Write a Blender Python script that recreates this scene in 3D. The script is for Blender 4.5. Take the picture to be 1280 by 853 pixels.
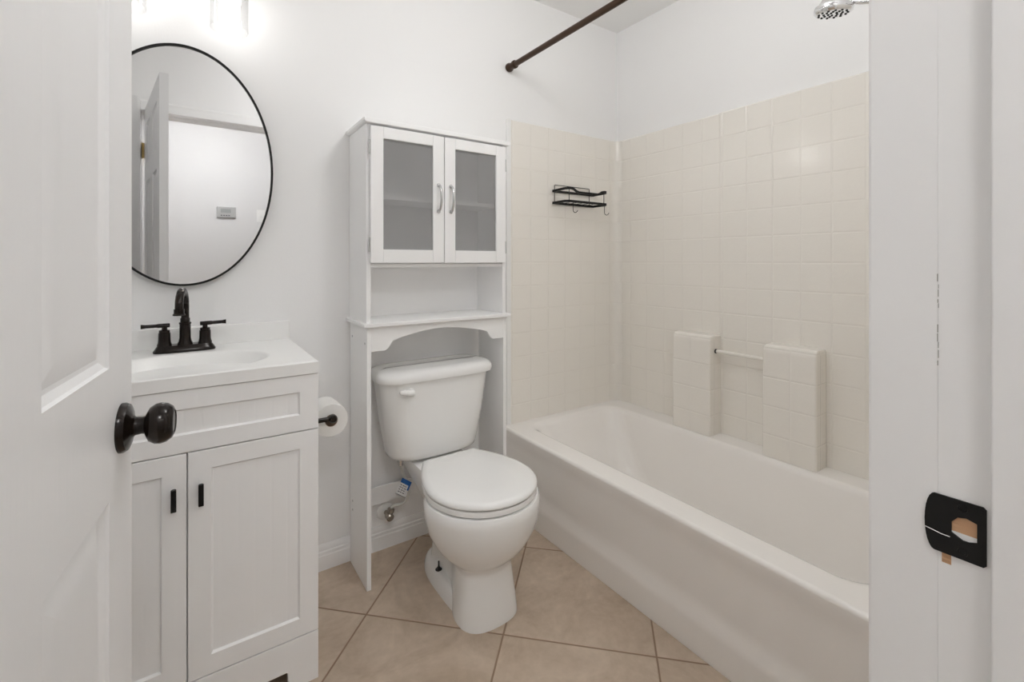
import bpy, bmesh, math, random
from mathutils import Vector, Matrix

for o in list(bpy.data.objects):
    bpy.data.objects.remove(o, do_unlink=True)
S = bpy.context.scene
C = S.collection
PI = math.pi

# ------------------------------------------------------------------ camera
FPX, YAW, CAMZ, HZ = 584.63, 0.6042, 1.145, 327.5
cam_d = bpy.data.cameras.new('camera')
cam = bpy.data.objects.new('camera', cam_d)
C.objects.link(cam)
cam.location = (0, 0, CAMZ)
cam.rotation_euler = (PI / 2, 0, -YAW)
cam_d.sensor_fit = 'HORIZONTAL'
cam_d.sensor_width = 36.0
cam_d.lens = 36.0 * FPX / 1280.0
cam_d.shift_y = -(853 / 2 - HZ) / 1280.0
cam_d.clip_start = 0.01
S.camera = cam

# ------------------------------------------------------------------ light / exposure
S.view_settings.view_transform = 'Standard'
S.view_settings.look = 'None'
S.view_settings.gamma = 1.0
S.view_settings.use_curve_mapping = False
S.view_settings.exposure = -0.10
S.cycles.max_bounces = 16          # white room: let the light bounce
S.cycles.diffuse_bounces = 12
world = bpy.data.worlds.new('world')
S.world = world
world.use_nodes = True
world.node_tree.nodes['Background'].inputs[0].default_value = (1, 1, 1, 1)
world.node_tree.nodes['Background'].inputs[1].default_value = 0.3

BULB = 13.5            # emission of the two vanity bulbs
HALL_FILL_W = 24.0          # added fill lamp in the hallway, out of view
BATH_FILL_W = 11.4          # added fill globe under the bathroom ceiling, out of view


def area_lamp(name, loc, size, watts, color=(1, 1, 1)):
    d = bpy.data.lights.new(name, 'AREA')
    d.shape = 'DISK'
    d.size = size
    d.energy = watts
    d.color = color
    o = bpy.data.objects.new(name, d)
    o.location = loc
    C.objects.link(o)
    return o


# room dimensions (metres)
B = 1.8376      # back wall
XR = 1.9886     # right wall behind the tub
TX = 1.2135     # tub apron
CEIL = 2.436
XL = -0.50      # left wall
NW = 0.165      # room face of the wall with the door
HW = -0.02      # hall face of that wall
TE = 0.313      # shower end wall
HALLY = -1.40
JR, JL = 0.577, -0.212

# ------------------------------------------------------------------ helpers
OFF = {}


def mat(name, col, rough=0.5, metal=0.0, spec=0.5, coat=0.0, bump=None):
    m = bpy.data.materials.new(name)
    m.use_nodes = True
    b = m.node_tree.nodes['Principled BSDF']
    b.inputs['Base Color'].default_value = (*col, 1)
    b.inputs['Roughness'].default_value = rough
    b.inputs['Metallic'].default_value = metal
    b.inputs['Specular IOR Level'].default_value = spec
    b.inputs['Coat Weight'].default_value = coat
    b.inputs['Coat Roughness'].default_value = 0.08
    if bump:
        nt = m.node_tree
        scale, strength, dist, stretch = bump
        tc = nt.nodes.new('ShaderNodeTexCoord')
        mp = nt.nodes.new('ShaderNodeMapping')
        mp.inputs['Scale'].default_value = stretch
        nz = nt.nodes.new('ShaderNodeTexNoise')
        nz.inputs['Scale'].default_value = scale
        nz.inputs['Detail'].default_value = 3
        bp = nt.nodes.new('ShaderNodeBump')
        bp.inputs['Strength'].default_value = strength
        bp.inputs['Distance'].default_value = dist
        nt.links.new(tc.outputs['Object'], mp.inputs['Vector'])
        nt.links.new(mp.outputs['Vector'], nz.inputs['Vector'])
        nt.links.new(nz.outputs['Fac'], bp.inputs['Height'])
        nt.links.new(bp.outputs['Normal'], b.inputs['Normal'])
    return m


def math_node(nt, op, a, b=None, c=None):
    n = nt.nodes.new('ShaderNodeMath')
    n.operation = op
    for i, v in enumerate((a, b, c)):
        if v is None:
            continue
        if isinstance(v, (int, float)):
            n.inputs[i].default_value = v
        else:
            nt.links.new(v, n.inputs[i])
    return n.outputs[0]


def tag(o, label=None, cat=None, group=None, kind=None):
    if label:
        o['label'] = label
    if cat:
        o['category'] = cat
    if group:
        o['group'] = group
    if kind:
        o['kind'] = kind
    return o


def thing(name, label, cat, loc, group=None, kind=None):
    o = bpy.data.objects.new(name, None)
    o.empty_display_size = 0.05
    o.location = loc
    C.objects.link(o)
    OFF[o.name] = Vector(loc)
    return tag(o, label, cat, group, kind)


def obj(name, bm, m, parent=None, bevel=0.0, smooth=35, origin=None, label=None, subsurf=0, local=False, seg=2):
    """bm holds world coordinates unless local; the object's origin goes to its parent's base (or origin)."""
    bmesh.ops.remove_doubles(bm, verts=bm.verts, dist=1e-6)
    bmesh.ops.recalc_face_normals(bm, faces=bm.faces)
    me = bpy.data.meshes.new(name)
    base = Vector((0, 0, 0))
    if not local:
        if parent is not None:
            base = OFF[parent.name]
        elif origin is not None:
            base = Vector(origin)
        for v in bm.verts:
            v.co -= base
    bm.to_mesh(me)
    bm.free()
    me.materials.append(m)
    o = bpy.data.objects.new(name, me)
    C.objects.link(o)
    if parent is not None:
        o.parent = parent
    elif not local:
        o.location = base
    OFF[o.name] = base
    if smooth:
        for p in me.polygons:
            p.use_smooth = True
        me.set_sharp_from_angle(angle=math.radians(smooth))
        if not bevel:
            wn = o.modifiers.new('weighted', 'WEIGHTED_NORMAL')
            wn.keep_sharp = True
            wn.weight = 80
    if bevel:
        md = o.modifiers.new('bevel', 'BEVEL')
        md.width = bevel
        md.segments = seg
        md.limit_method = 'ANGLE'
        md.angle_limit = math.radians(40)
        md.harden_normals = True
    if subsurf:
        md = o.modifiers.new('sub', 'SUBSURF')
        md.levels = md.render_levels = subsurf
    if label:
        o['label'] = label
    return o


def box(bm, x0, x1, y0, y1, z0, z1):
    v = [bm.verts.new(p) for p in ((x0, y0, z0), (x1, y0, z0), (x1, y1, z0), (x0, y1, z0),
                                   (x0, y0, z1), (x1, y0, z1), (x1, y1, z1), (x0, y1, z1))]
    for f in ((0, 3, 2, 1), (4, 5, 6, 7), (0, 1, 5, 4), (1, 2, 6, 5), (2, 3, 7, 6), (3, 0, 4, 7)):
        bm.faces.new([v[i] for i in f])
    return bm


def bx(*a):
    return box(bmesh.new(), *a)


def loft(bm, rings, cap0=True, cap1=True, closed=True):
    R = [[bm.verts.new(p) for p in r] for r in rings]
    n = len(R[0])
    for a, b in zip(R[:-1], R[1:]):
        for i in range(n if closed else n - 1):
            j = (i + 1) % n
            bm.faces.new((a[i], a[j], b[j], b[i]))
    if cap0:
        bm.faces.new(list(reversed(R[0])))
    if cap1:
        bm.faces.new(R[-1])
    return bm


def lathe(bm, prof, o, axis, seg=32):
    """prof: list of (radius, distance along axis)."""
    axis = Vector(axis).normalized()
    t = Vector((0, 0, 1)) if abs(axis.z) < 0.9 else Vector((1, 0, 0))
    u = axis.cross(t).normalized()
    w = axis.cross(u)
    o = Vector(o)
    rings = []
    for r, h in prof:
        r = max(r, 1e-4)
        rings.append([o + axis * h + (u * math.cos(2 * PI * i / seg) + w * math.sin(2 * PI * i / seg)) * r for i in range(seg)])
    return loft(bm, rings)


def smooth_path(pts, per=6, closed=False):
    P = [Vector(p) for p in pts]
    out = []
    n = len(P)
    rng = n if closed else n - 1
    for i in range(rng):
        p0 = P[(i - 1) % n] if (closed or i > 0) else P[i]
        p1 = P[i]
        p2 = P[(i + 1) % n]
        p3 = P[(i + 2) % n] if (closed or i + 2 < n) else P[(i + 1) % n]
        for k in range(per):
            t = k / per
            out.append(0.5 * ((2 * p1) + (-p0 + p2) * t + (2 * p0 - 5 * p1 + 4 * p2 - p3) * t * t + (-p0 + 3 * p1 - 3 * p2 + p3) * t ** 3))
    if not closed:
        out.append(P[-1])
    return out


def tube(bm, pts, r, seg=12, closed=False, flat=None):
    """swept circle; r a number or a list; flat=(a,b) sweeps a rectangle a (sideways) by b (up)."""
    P = [Vector(p) for p in pts]
    n = len(P)
    rings = []
    prev = None
    for i in range(n):
        if closed:
            t = (P[(i + 1) % n] - P[(i - 1) % n]).normalized()
        else:
            t = (P[min(i + 1, n - 1)] - P[max(i - 1, 0)]).normalized()
        if flat:
            up = Vector((0, 0, 1))
            u = t.cross(up).normalized()
            a, b = flat
            rings.append([P[i] + u * a / 2 + up * b / 2, P[i] - u * a / 2 + up * b / 2, P[i] - u * a / 2 - up * b / 2, P[i] + u * a / 2 - up * b / 2])
            continue
        if prev is None:
            ref = Vector((0, 0, 1)) if abs(t.z) < 0.9 else Vector((1, 0, 0))
            u = t.cross(ref).normalized()
        else:
            u = (prev - t * prev.dot(t)).normalized()
        prev = u
        w = t.cross(u)
        rr = r[min(len(r) - 1, int(i * len(r) / n))] if isinstance(r, (list, tuple)) else r
        rings.append([P[i] + (u * math.cos(2 * PI * k / seg) + w * math.sin(2 * PI * k / seg)) * rr for k in range(seg)])
    if closed:
        rings.append(rings[0])
        return loft(bm, rings, False, False)
    return loft(bm, rings)


def rrect(x0, x1, y0, y1, r, z, n=8):
    out = []
    for cx, cy, a0 in ((x1 - r, y1 - r, 0), (x0 + r, y1 - r, PI / 2), (x0 + r, y0 + r, PI), (x1 - r, y0 + r, 1.5 * PI)):
        for k in range(n + 1):
            a = a0 + PI / 2 * k / n
            out.append((cx + r * math.cos(a), cy + r * math.sin(a), z))
    return out


def superell(cx, cy, a, b, p, z, n=64):
    out = []
    for i in range(n):
        t = 2 * PI * i / n
        c, s = math.cos(t), math.sin(t)
        out.append((cx + a * math.copysign(abs(c) ** (2 / p), c), cy + b * math.copysign(abs(s) ** (2 / p), s), z))
    return out


def prism(bm, outline, axis, a, b):
    """extrude a 2D outline along an axis: 'y' -> outline (x,z), 'z' -> (x,y), 'x' -> (y,z)."""
    def P(q, h):
        return {'y': (q[0], h, q[1]), 'z': (q[0], q[1], h), 'x': (h, q[0], q[1])}[axis]
    return loft(bm, [[P(q, a) for q in outline], [P(q, b) for q in outline]])


# ------------------------------------------------------------------ materials
wall_paint = mat('wall_paint', (0.88, 0.88, 0.88), 0.6, bump=(160, 0.12, 0.002, (1, 1, 1)))
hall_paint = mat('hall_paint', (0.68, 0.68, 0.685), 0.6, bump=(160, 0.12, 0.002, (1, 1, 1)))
ceil_paint = mat('ceiling_paint', (0.88, 0.88, 0.875), 0.8, bump=(120, 0.2, 0.003, (1, 1, 1)))
trim_white = mat('trim_white', (0.88, 0.88, 0.88), 0.35, bump=(25, 0.08, 0.002, (6, 6, 1)))
door_white = mat('door_white', (0.80, 0.80, 0.805), 0.38, bump=(14, 0.22, 0.002, (9, 9, 0.6)))
cab_white = mat('cabinet_white', (0.90, 0.90, 0.90), 0.4)
vanity_white = mat('vanity_white', (0.88, 0.88, 0.88), 0.42)
top_white = mat('cultured_marble', (0.88, 0.88, 0.87), 0.3)
porcelain = mat('porcelain', (0.87, 0.87, 0.86), 0.12)
seat_plastic = mat('seat_plastic', (0.87, 0.87, 0.86), 0.22)
tub_white = mat('tub_acrylic', (0.905, 0.882, 0.855), 0.16)
bronze = mat('oil_rubbed_bronze', (0.012, 0.008, 0.006), 0.18, 0.2, 0.35)
rod_bronze = mat('rod_bronze', (0.05, 0.026, 0.014), 0.3, 0.5)
black_metal = mat('black_metal', (0.006, 0.006, 0.006), 0.4, 0.0, 0.3)
chrome = mat('chrome', (0.82, 0.82, 0.83), 0.08, 1.0)
nickel = mat('nickel', (0.6, 0.6, 0.6), 0.25, 1.0)
valve_metal = mat('valve_metal', (0.42, 0.38, 0.33), 0.25, 1.0)
brass = mat('brass', (0.62, 0.45, 0.2), 0.3, 1.0)
rubber = mat('dark_rubber', (0.02, 0.02, 0.02), 0.7)
gap_dark = mat('shadow_gap', (0.05, 0.05, 0.05), 0.9)
paper = mat('paper', (0.82, 0.81, 0.79), 0.95, bump=(200, 0.2, 0.001, (1, 1, 1)))
card = mat('cardboard', (0.32, 0.22, 0.15), 0.9)
wood_raw = mat('raw_wood', (0.55, 0.33, 0.19), 0.8, bump=(40, 0.6, 0.003, (1, 1, 6)))
plastic_white = mat('plastic_white', (0.80, 0.80, 0.79), 0.4)
plastic_grey = mat('plastic_grey', (0.42, 0.42, 0.42), 0.5)
hose_mat = mat('braided_hose', (0.72, 0.72, 0.68), 0.45, 0.1, bump=(900, 0.5, 0.001, (1, 1, 1)))
tag_blue = mat('tag_blue', (0.02, 0.13, 0.42), 0.5)
tag_white = mat('tag_white', (0.8, 0.8, 0.8), 0.6)
print_dark = mat('print_dark', (0.06, 0.06, 0.08), 0.7)
lip_white = mat('caulk_white', (0.84, 0.84, 0.83), 0.5)

mirror_glass = mat('mirror_glass', (0.9, 0.9, 0.9), 0.01, 1.0)


def clear_glass(name, tint, gloss_rough, refl=0.08, frost=None):
    m = bpy.data.materials.new(name)
    m.use_nodes = True
    nt = m.node_tree
    nt.nodes.clear()
    out = nt.nodes.new('ShaderNodeOutputMaterial')
    tr = nt.nodes.new('ShaderNodeBsdfTransparent')
    tr.inputs[0].default_value = (*tint, 1)
    gl = nt.nodes.new('ShaderNodeBsdfGlossy')
    gl.inputs['Roughness'].default_value = gloss_rough
    lw = nt.nodes.new('ShaderNodeLayerWeight')
    lw.inputs['Blend'].default_value = refl
    mx = nt.nodes.new('ShaderNodeMixShader')
    nt.links.new(lw.outputs['Facing'], mx.inputs[0])
    base = tr.outputs[0]
    if frost:
        df = nt.nodes.new('ShaderNodeBsdfDiffuse')
        df.inputs[0].default_value = (*frost[0], 1)
        m2 = nt.nodes.new('ShaderNodeMixShader')
        m2.inputs[0].default_value = frost[1]
        nt.links.new(tr.outputs[0], m2.inputs[1])
        nt.links.new(df.outputs[0], m2.inputs[2])
        base = m2.outputs[0]
    nt.links.new(base, mx.inputs[1])
    nt.links.new(gl.outputs[0], mx.inputs[2])
    nt.links.new(mx.outputs[0], out.inputs[0])
    return m


shade_glass = clear_glass('shade_glass', (0.96, 0.96, 0.96), 0.05, 0.1)
door_glass = clear_glass('textured_glass', (0.93, 0.93, 0.93), 0.25, 0.06, frost=((0.5, 0.5, 0.5), 0.28))


def emitter(name, strength, col=(1, 1, 1)):
    m = bpy.data.materials.new(name)
    m.use_nodes = True
    b = m.node_tree.nodes['Principled BSDF']
    b.inputs['Base Color'].default_value = (*col, 1)
    b.inputs['Emission Color'].default_value = (*col, 1)
    b.inputs['Emission Strength'].default_value = strength
    return m


bulb_mat = emitter('bulb_light', BULB, (1.0, 0.985, 0.965))


def grid_lines(nt, coord, pitch, phase, half):
    """1 on a line of the grid, 0 off it"""
    a = math_node(nt, 'SUBTRACT', coord, phase)
    a = math_node(nt, 'DIVIDE', a, pitch)
    fr = math_node(nt, 'FRACT', a)
    d = math_node(nt, 'MINIMUM', fr, math_node(nt, 'SUBTRACT', 1.0, fr))
    d = math_node(nt, 'MULTIPLY', d, pitch)
    s = nt.nodes.new('ShaderNodeMapRange')
    s.interpolation_type = 'SMOOTHSTEP'
    nt.links.new(d, s.inputs['Value'])
    s.inputs['From Min'].default_value = half * 0.35
    s.inputs['From Max'].default_value = half
    s.inputs['To Min'].default_value = 1.0
    s.inputs['To Max'].default_value = 0.0
    return s.outputs[0], math_node(nt, 'FLOOR', a)


def floor_material():
    m = mat('floor_tile', (0.5, 0.4, 0.32), 0.38)
    nt = m.node_tree
    b = nt.nodes['Principled BSDF']
    tc = nt.nodes.new('ShaderNodeTexCoord')
    sp = nt.nodes.new('ShaderNodeSeparateXYZ')
    nt.links.new(tc.outputs['Object'], sp.inputs[0])
    u = math_node(nt, 'ADD', sp.outputs[0], sp.outputs[1])
    v = math_node(nt, 'SUBTRACT', sp.outputs[1], sp.outputs[0])
    gu, iu = grid_lines(nt, u, 0.634, 1.990, 0.0055)
    gv, iv = grid_lines(nt, v, 0.641, 0.403, 0.0055)
    g = math_node(nt, 'MAXIMUM', gu, gv)
    cmb = nt.nodes.new('ShaderNodeCombineXYZ')
    nt.links.new(iu, cmb.inputs[0])
    nt.links.new(iv, cmb.inputs[1])
    wn = nt.nodes.new('ShaderNodeTexWhiteNoise')
    nt.links.new(cmb.outputs[0], wn.inputs['Vector'])
    off = nt.nodes.new('ShaderNodeVectorMath')
    off.operation = 'MULTIPLY_ADD'
    nt.links.new(wn.outputs['Color'], off.inputs[0])
    off.inputs[1].default_value = (7, 7, 7)
    nt.links.new(tc.outputs['Object'], off.inputs[2])
    n1 = nt.nodes.new('ShaderNodeTexNoise')
    n1.inputs['Scale'].default_value = 5.5
    n1.inputs['Detail'].default_value = 8
    n1.inputs['Roughness'].default_value = 0.62
    n1.inputs['Distortion'].default_value = 0.8
    nt.links.new(off.outputs[0], n1.inputs['Vector'])
    n2 = nt.nodes.new('ShaderNodeTexNoise')
    n2.inputs['Scale'].default_value = 38
    n2.inputs['Detail'].default_value = 5
    nt.links.new(off.outputs[0], n2.inputs['Vector'])
    nn = math_node(nt, 'ADD', math_node(nt, 'MULTIPLY', n1.outputs['Fac'], 0.75), math_node(nt, 'MULTIPLY', n2.outputs['Fac'], 0.25))
    cr = nt.nodes.new('ShaderNodeValToRGB')
    e = cr.color_ramp.elements
    e[0].position = 0.33
    e[0].color = (0.395, 0.308, 0.230, 1)
    e[1].position = 0.68
    e[1].color = (0.61, 0.502, 0.40, 1)
    nt.links.new(nn, cr.inputs[0])
    mx = nt.nodes.new('ShaderNodeMixRGB')
    nt.links.new(g, mx.inputs[0])
    nt.links.new(cr.outputs[0], mx.inputs[1])
    mx.inputs[2].default_value = (0.27, 0.185, 0.125, 1)
    nt.links.new(mx.outputs[0], b.inputs['Base Color'])
    ht = math_node(nt, 'SUBTRACT', math_node(nt, 'MULTIPLY', nn, 0.15), g)
    bp = nt.nodes.new('ShaderNodeBump')
    bp.inputs['Strength'].default_value = 0.5
    bp.inputs['Distance'].default_value = 0.003
    nt.links.new(ht, bp.inputs['Height'])
    nt.links.new(bp.outputs[0], b.inputs['Normal'])
    nt.links.new(math_node(nt, 'ADD', 0.34, math_node(nt, 'MULTIPLY', g, 0.4)), b.inputs['Roughness'])
    return m


def surround_material():
    m = mat('moulded_tile', (0.855, 0.825, 0.772), 0.09)
    nt = m.node_tree
    b = nt.nodes['Principled BSDF']
    tc = nt.nodes.new('ShaderNodeTexCoord')
    sp = nt.nodes.new('ShaderNodeSeparateXYZ')
    nt.links.new(tc.outputs['Object'], sp.inputs[0])
    gx, _ = grid_lines(nt, sp.outputs[0], 0.110, 1.372, 0.0045)
    gy, _ = grid_lines(nt, sp.outputs[1], 0.108, 0.758, 0.0045)
    gz, _ = grid_lines(nt, sp.outputs[2], 0.113, 1.706, 0.0045)
    # vertical lines only count on faces that cross them
    geo = nt.nodes.new('ShaderNodeNewGeometry')
    ns = nt.nodes.new('ShaderNodeSeparateXYZ')
    nt.links.new(geo.outputs['True Normal'], ns.inputs[0])
    fx = math_node(nt, 'GREATER_THAN', math_node(nt, 'ABSOLUTE', ns.outputs[1]), 0.7)
    fy = math_node(nt, 'GREATER_THAN', math_node(nt, 'ABSOLUTE', ns.outputs[0]), 0.7)
    gv = math_node(nt, 'MAXIMUM', math_node(nt, 'MULTIPLY', gx, fx), math_node(nt, 'MULTIPLY', gy, fy))
    g = math_node(nt, 'MAXIMUM', gv, gz)
    n1 = nt.nodes.new('ShaderNodeTexNoise')
    n1.inputs['Scale'].default_value = 85
    n1.inputs['Detail'].default_value = 1.5
    n1.inputs['Distortion'].default_value = 0.6
    nt.links.new(tc.outputs['Object'], n1.inputs['Vector'])
    ht = math_node(nt, 'SUBTRACT', math_node(nt, 'MULTIPLY', n1.outputs['Fac'], 0.3), g)
    bp = nt.nodes.new('ShaderNodeBump')
    bp.inputs['Strength'].default_value = 0.5
    bp.inputs['Distance'].default_value = 0.0022
    nt.links.new(ht, bp.inputs['Height'])
    nt.links.new(bp.outputs[0], b.inputs['Normal'])
    return m


floor_mat = floor_material()
surround_mat = surround_material()


def beadboard_material():
    m = mat('beadboard_white', (0.88, 0.88, 0.88), 0.42)
    nt = m.node_tree
    b = nt.nodes['Principled BSDF']
    tc = nt.nodes.new('ShaderNodeTexCoord')
    sp = nt.nodes.new('ShaderNodeSeparateXYZ')
    nt.links.new(tc.outputs['Object'], sp.inputs[0])
    g, _ = grid_lines(nt, sp.outputs[0], 0.038, 0.0, 0.0035)
    bp = nt.nodes.new('ShaderNodeBump')
    bp.invert = True
    bp.inputs['Strength'].default_value = 0.2
    bp.inputs['Distance'].default_value = 0.0005
    nt.links.new(g, bp.inputs['Height'])
    nt.links.new(bp.outputs[0], b.inputs['Normal'])
    return m


bead_mat = beadboard_material()


# ------------------------------------------------------------------ room shell
def struct(name, bm, m, bevel=0.0, label=None):
    o = obj(name, bm, m, None, bevel=bevel, smooth=30)
    o['kind'] = 'structure'
    if label:
        o['label'] = label
    return o


struct('floor', bx(-2.2, 2.6, HALLY - 0.1, B + 0.1, -0.08, 0), floor_mat)
struct('ceiling', bx(-2.2, 2.6, HALLY - 0.1, B + 0.1, CEIL, CEIL + 0.08), ceil_paint)
struct('wall_back', bx(XL - 0.1, XR + 0.1, B, B + 0.1, 0, CEIL), wall_paint)
struct('wall_right', bx(XR, XR + 0.1, HW, B, 0, CEIL), wall_paint)
struct('wall_left', bx(XL - 0.1, XL, HW, B, 0, CEIL), wall_paint)
w = bmesh.new()
DH = 2.045
box(w, XL, JL - 0.012, HW, NW, 0, CEIL)
box(w, JR + 0.012, XR, HW, NW, 0, CEIL)
box(w, JL - 0.012, JR + 0.012, HW, NW, DH + 0.012, CEIL)
struct('wall_front', w, wall_paint)
struct('wall_shower', bx(TX - 0.01, XR, NW, TE, 0, CEIL), wall_paint)
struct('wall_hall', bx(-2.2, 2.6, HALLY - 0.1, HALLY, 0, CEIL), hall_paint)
w = bmesh.new()
box(w, -2.2, XL - 0.1, HW, HW + 0.1, 0, CEIL)
box(w, XR + 0.1, 2.6, HW, HW + 0.1, 0, CEIL)
struct('wall_hall_near', w, wall_paint)
w = bmesh.new()
box(w, -2.2, -2.1, HALLY, HW, 0, CEIL)
struct('wall_hall_left', w, wall_paint)
struct('wall_hall_right', bx(2.5, 2.6, HALLY, HW, 0, CEIL), wall_paint)

# baseboard behind the toilet: stepped colonial profile
prof = [(B, 0), (B - 0.014, 0), (B - 0.014, 0.052), (B - 0.0115, 0.056), (B - 0.0115, 0.066), (B - 0.008, 0.070), (B - 0.008, 0.083), (B - 0.003, 0.092), (B, 0.092)]
bm = prism(bmesh.new(), prof, 'x', 0.29, TX - 0.004)
struct('baseboard_back', bm, trim_white)

# door jamb + casings
root = thing('trim_1', 'white painted door jamb and casing around the open doorway', None, (JR, 0.05, 0), kind='structure')
j = bmesh.new()
box(j, JR, JR + 0.012, HW, 0.134, 0, DH)
box(j, JL - 0.012, JL, HW, 0.134, 0, DH)
box(j, JL - 0.012, JR + 0.012, HW, 0.134, DH, DH + 0.012)
obj('jamb', j, trim_white, root, bevel=0.0004)
j = bmesh.new()
box(j, JR - 0.011, JR, HW + 0.01, 0.097, 0, DH - 0.011)
box(j, JL, JL + 0.011, HW + 0.01, 0.097, 0, DH - 0.011)
box(j, JL, JR, HW + 0.01, 0.097, DH - 0.011, DH)
obj('door_stop', j, trim_white, root, bevel=0.002)
for side in (0, 1, 2):
    if side == 0:    # right leg, thick built-out edge next to the strike
        bm = prism(bmesh.new(), [(JR - 0.0002, 0.134), (JR - 0.0002, 0.186), (JR + 0.002, 0.1885), (JR + 0.02, 0.1885), (JR + 0.045, 0.182), (JR + 0.058, 0.176), (JR + 0.058, 0.134)], 'z', 0, DH + 0.06)
        obj('casing', bm, trim_white, root)
    elif side == 1:
        bm = prism(bmesh.new(), [(JL - 0.004, 0.1345), (JL - 0.004, 0.186), (JL - 0.02, 0.1885), (JL - 0.045, 0.182), (JL - 0.06, 0.176), (JL - 0.06, 0.1345)], 'z', 0, DH + 0.06)
        obj('casing', bm, trim_white, root)
    else:
        z0 = 2.028
        bm = prism(bmesh.new(), [(0.1345, z0), (0.186, z0), (0.1885, z0 + 0.016), (0.182, z0 + 0.03), (0.184, z0 + 0.05), (0.176, z0 + 0.062), (0.1345, z0 + 0.062)], 'x', JL - 0.003, JR - 0.001)
        obj('casing', bm, trim_white, root)
# strike plate
sp_ = bmesh.new()


def strike_outline():
    pts = [(0.101, 0.8775), (0.1030, 0.8755), (0.136, 0.8755)]
    pts += [(0.136 + 0.007 * math.sin(a), 0.902 - 0.0265 * math.cos(a)) for a in [PI * k / 12 for k in range(1, 12)]]
    pts += [(0.136, 0.9285), (0.1030, 0.9285), (0.101, 0.9265)]
    return pts


def hole_outline():
    c = (0.1155, 0.9035)
    return [(c[0] + sx * 0.0085 * (1 if abs(sz) < 0.9 else 0.6), c[1] + sz * 0.0105) for sx, sz in ((-1, -0.8), (-0.6, -1), (0.2, -1), (1, -0.6), (1, 0.3), (0.5, 0.85), (-0.3, 1), (-1, 0.8))]


X0, X1 = JR - 0.0022, JR - 0.0006
loops = []
for X in (X0, X1):
    for ol in (strike_outline(), hole_outline()):
        loops.append([sp_.verts.new((X, y, z)) for y, z in ol])
for k in (0, 2):
    ed = []
    for lp in (loops[k], loops[k + 1]):
        for i in range(len(lp)):
            ed.append(sp_.edges.new((lp[i], lp[(i + 1) % len(lp)])))
    bmesh.ops.triangle_fill(sp_, use_beauty=True, edges=ed)
for a, b in ((0, 2), (1, 3)):
    n = len(loops[a])
    for i in range(n):
        sp_.faces.new((loops[a][i], loops[a][(i + 1) % n], loops[b][(i + 1) % n], loops[b][i]))
stp = obj('strike_plate', sp_, black_metal, root, label='black metal strike plate')
obj('latch_hole', bx(JR - 0.0005, JR - 0.0001, 0.106, 0.1245, 0.892, 0.915), wood_raw, stp, smooth=0, label='bare wood in the latch hole')
obj('latch_paint', bx(JR - 0.00055, JR - 0.0002, 0.106, 0.1245, 0.892, 0.8985), lip_white, stp, smooth=0, label='white paint at the bottom of the latch hole')
sc = bmesh.new()
random.seed(4)
for za, zb_ in ((1.102, 1.133), (1.048, 1.080)):
    z = za
    while z < zb_:
        hgt = random.uniform(0.003, 0.008)
        y = 0.1335 + random.uniform(-0.0004, 0.0004)
        box(sc, JR - 0.00045, JR + 0.0004, y, y + random.uniform(0.0003, 0.0008), z, z + hgt)
        z += hgt + random.uniform(0.0, 0.003)
obj('paint_scuff', sc, mat('scuff_grey', (0.42, 0.41, 0.39), 0.8), root, smooth=0, label='worn grey scuff in the paint of the jamb edge')
obj('bare_patch', bx(JR - 0.0004, JR - 0.0001, 0.1245, 0.131, 0.866, 0.8765), wood_raw, root, smooth=0, label='chipped patch of bare wood')
for z in (0.922, 0.8825):
    bm = lathe(bmesh.new(), [(0.0038, 0), (0.0036, 0.0006), (0.002, 0.0009), (0.0019, 0.0003), (0.0002, 0.0003)], (X0 + 0.0001, 0.1165, z), (-1, 0, 0), 20)
    obj('screw', bm, black_metal, stp)
obj('lip_scratch', tube(bmesh.new(), [(X0 - 0.0001, 0.1425, 0.8945), (X0 - 0.0002, 0.138, 0.8938), (X0 - 0.0001, 0.131, 0.8925), (X0 - 0.0001, 0.125, 0.8925)], 0.00035, 6), lip_white, stp)

# ------------------------------------------------------------------ door
DL, DT = 0.762, 0.035
DANG = math.radians(82.85)
door = thing('door_1', 'white six panel door swung open at the left with a bronze knob', None, (-0.165, 0.135, 0), kind='structure')
door.rotation_euler = (0, 0, DANG)      # local x runs from hinge to latch edge, local -y faces the camera


def door_bm():
    bm = bmesh.new()
    us = [0, 0.114, 0.311, 0.452, 0.652, DL]
    zs = [0.012, 0.24, 0.839, 1.009, 1.60, 1.70, 1.93, 2.035]
    steps = [(0.0, 0.0), (0.002, 0.004), (0.010, 0.0085), (0.015, 0.009), (0.046, 0.001)]
    for side in (0, 1):
        def P(u, z, dep):
            y = dep if side == 0 else DT - dep
            return bm.verts.new((u, y, z))
        for iu in range(5):
            for iz in range(7):
                u0, u1, z0, z1 = us[iu], us[iu + 1], zs[iz], zs[iz + 1]
                if iu in (1, 3) and iz in (1, 3, 5):
                    rings = []
                    for ins, dep in steps:
                        rings.append([P(u0 + ins, z0 + ins, dep), P(u1 - ins, z0 + ins, dep), P(u1 - ins, z1 - ins, dep), P(u0 + ins, z1 - ins, dep)])
                    for a, b in zip(rings[:-1], rings[1:]):
                        for i in range(4):
                            bm.faces.new((a[i], a[(i + 1) % 4], b[(i + 1) % 4], b[i]))
                    bm.faces.new(rings[-1])
                else:
                    bm.faces.new([P(u0, z0, 0), P(u1, z0, 0), P(u1, z1, 0), P(u0, z1, 0)])
    bmesh.ops.remove_doubles(bm, verts=bm.verts, dist=1e-5)
    be = [e for e in bm.edges if len(e.link_faces) == 1]
    bmesh.ops.bridge_loops(bm, edges=be)
    return bm


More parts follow.
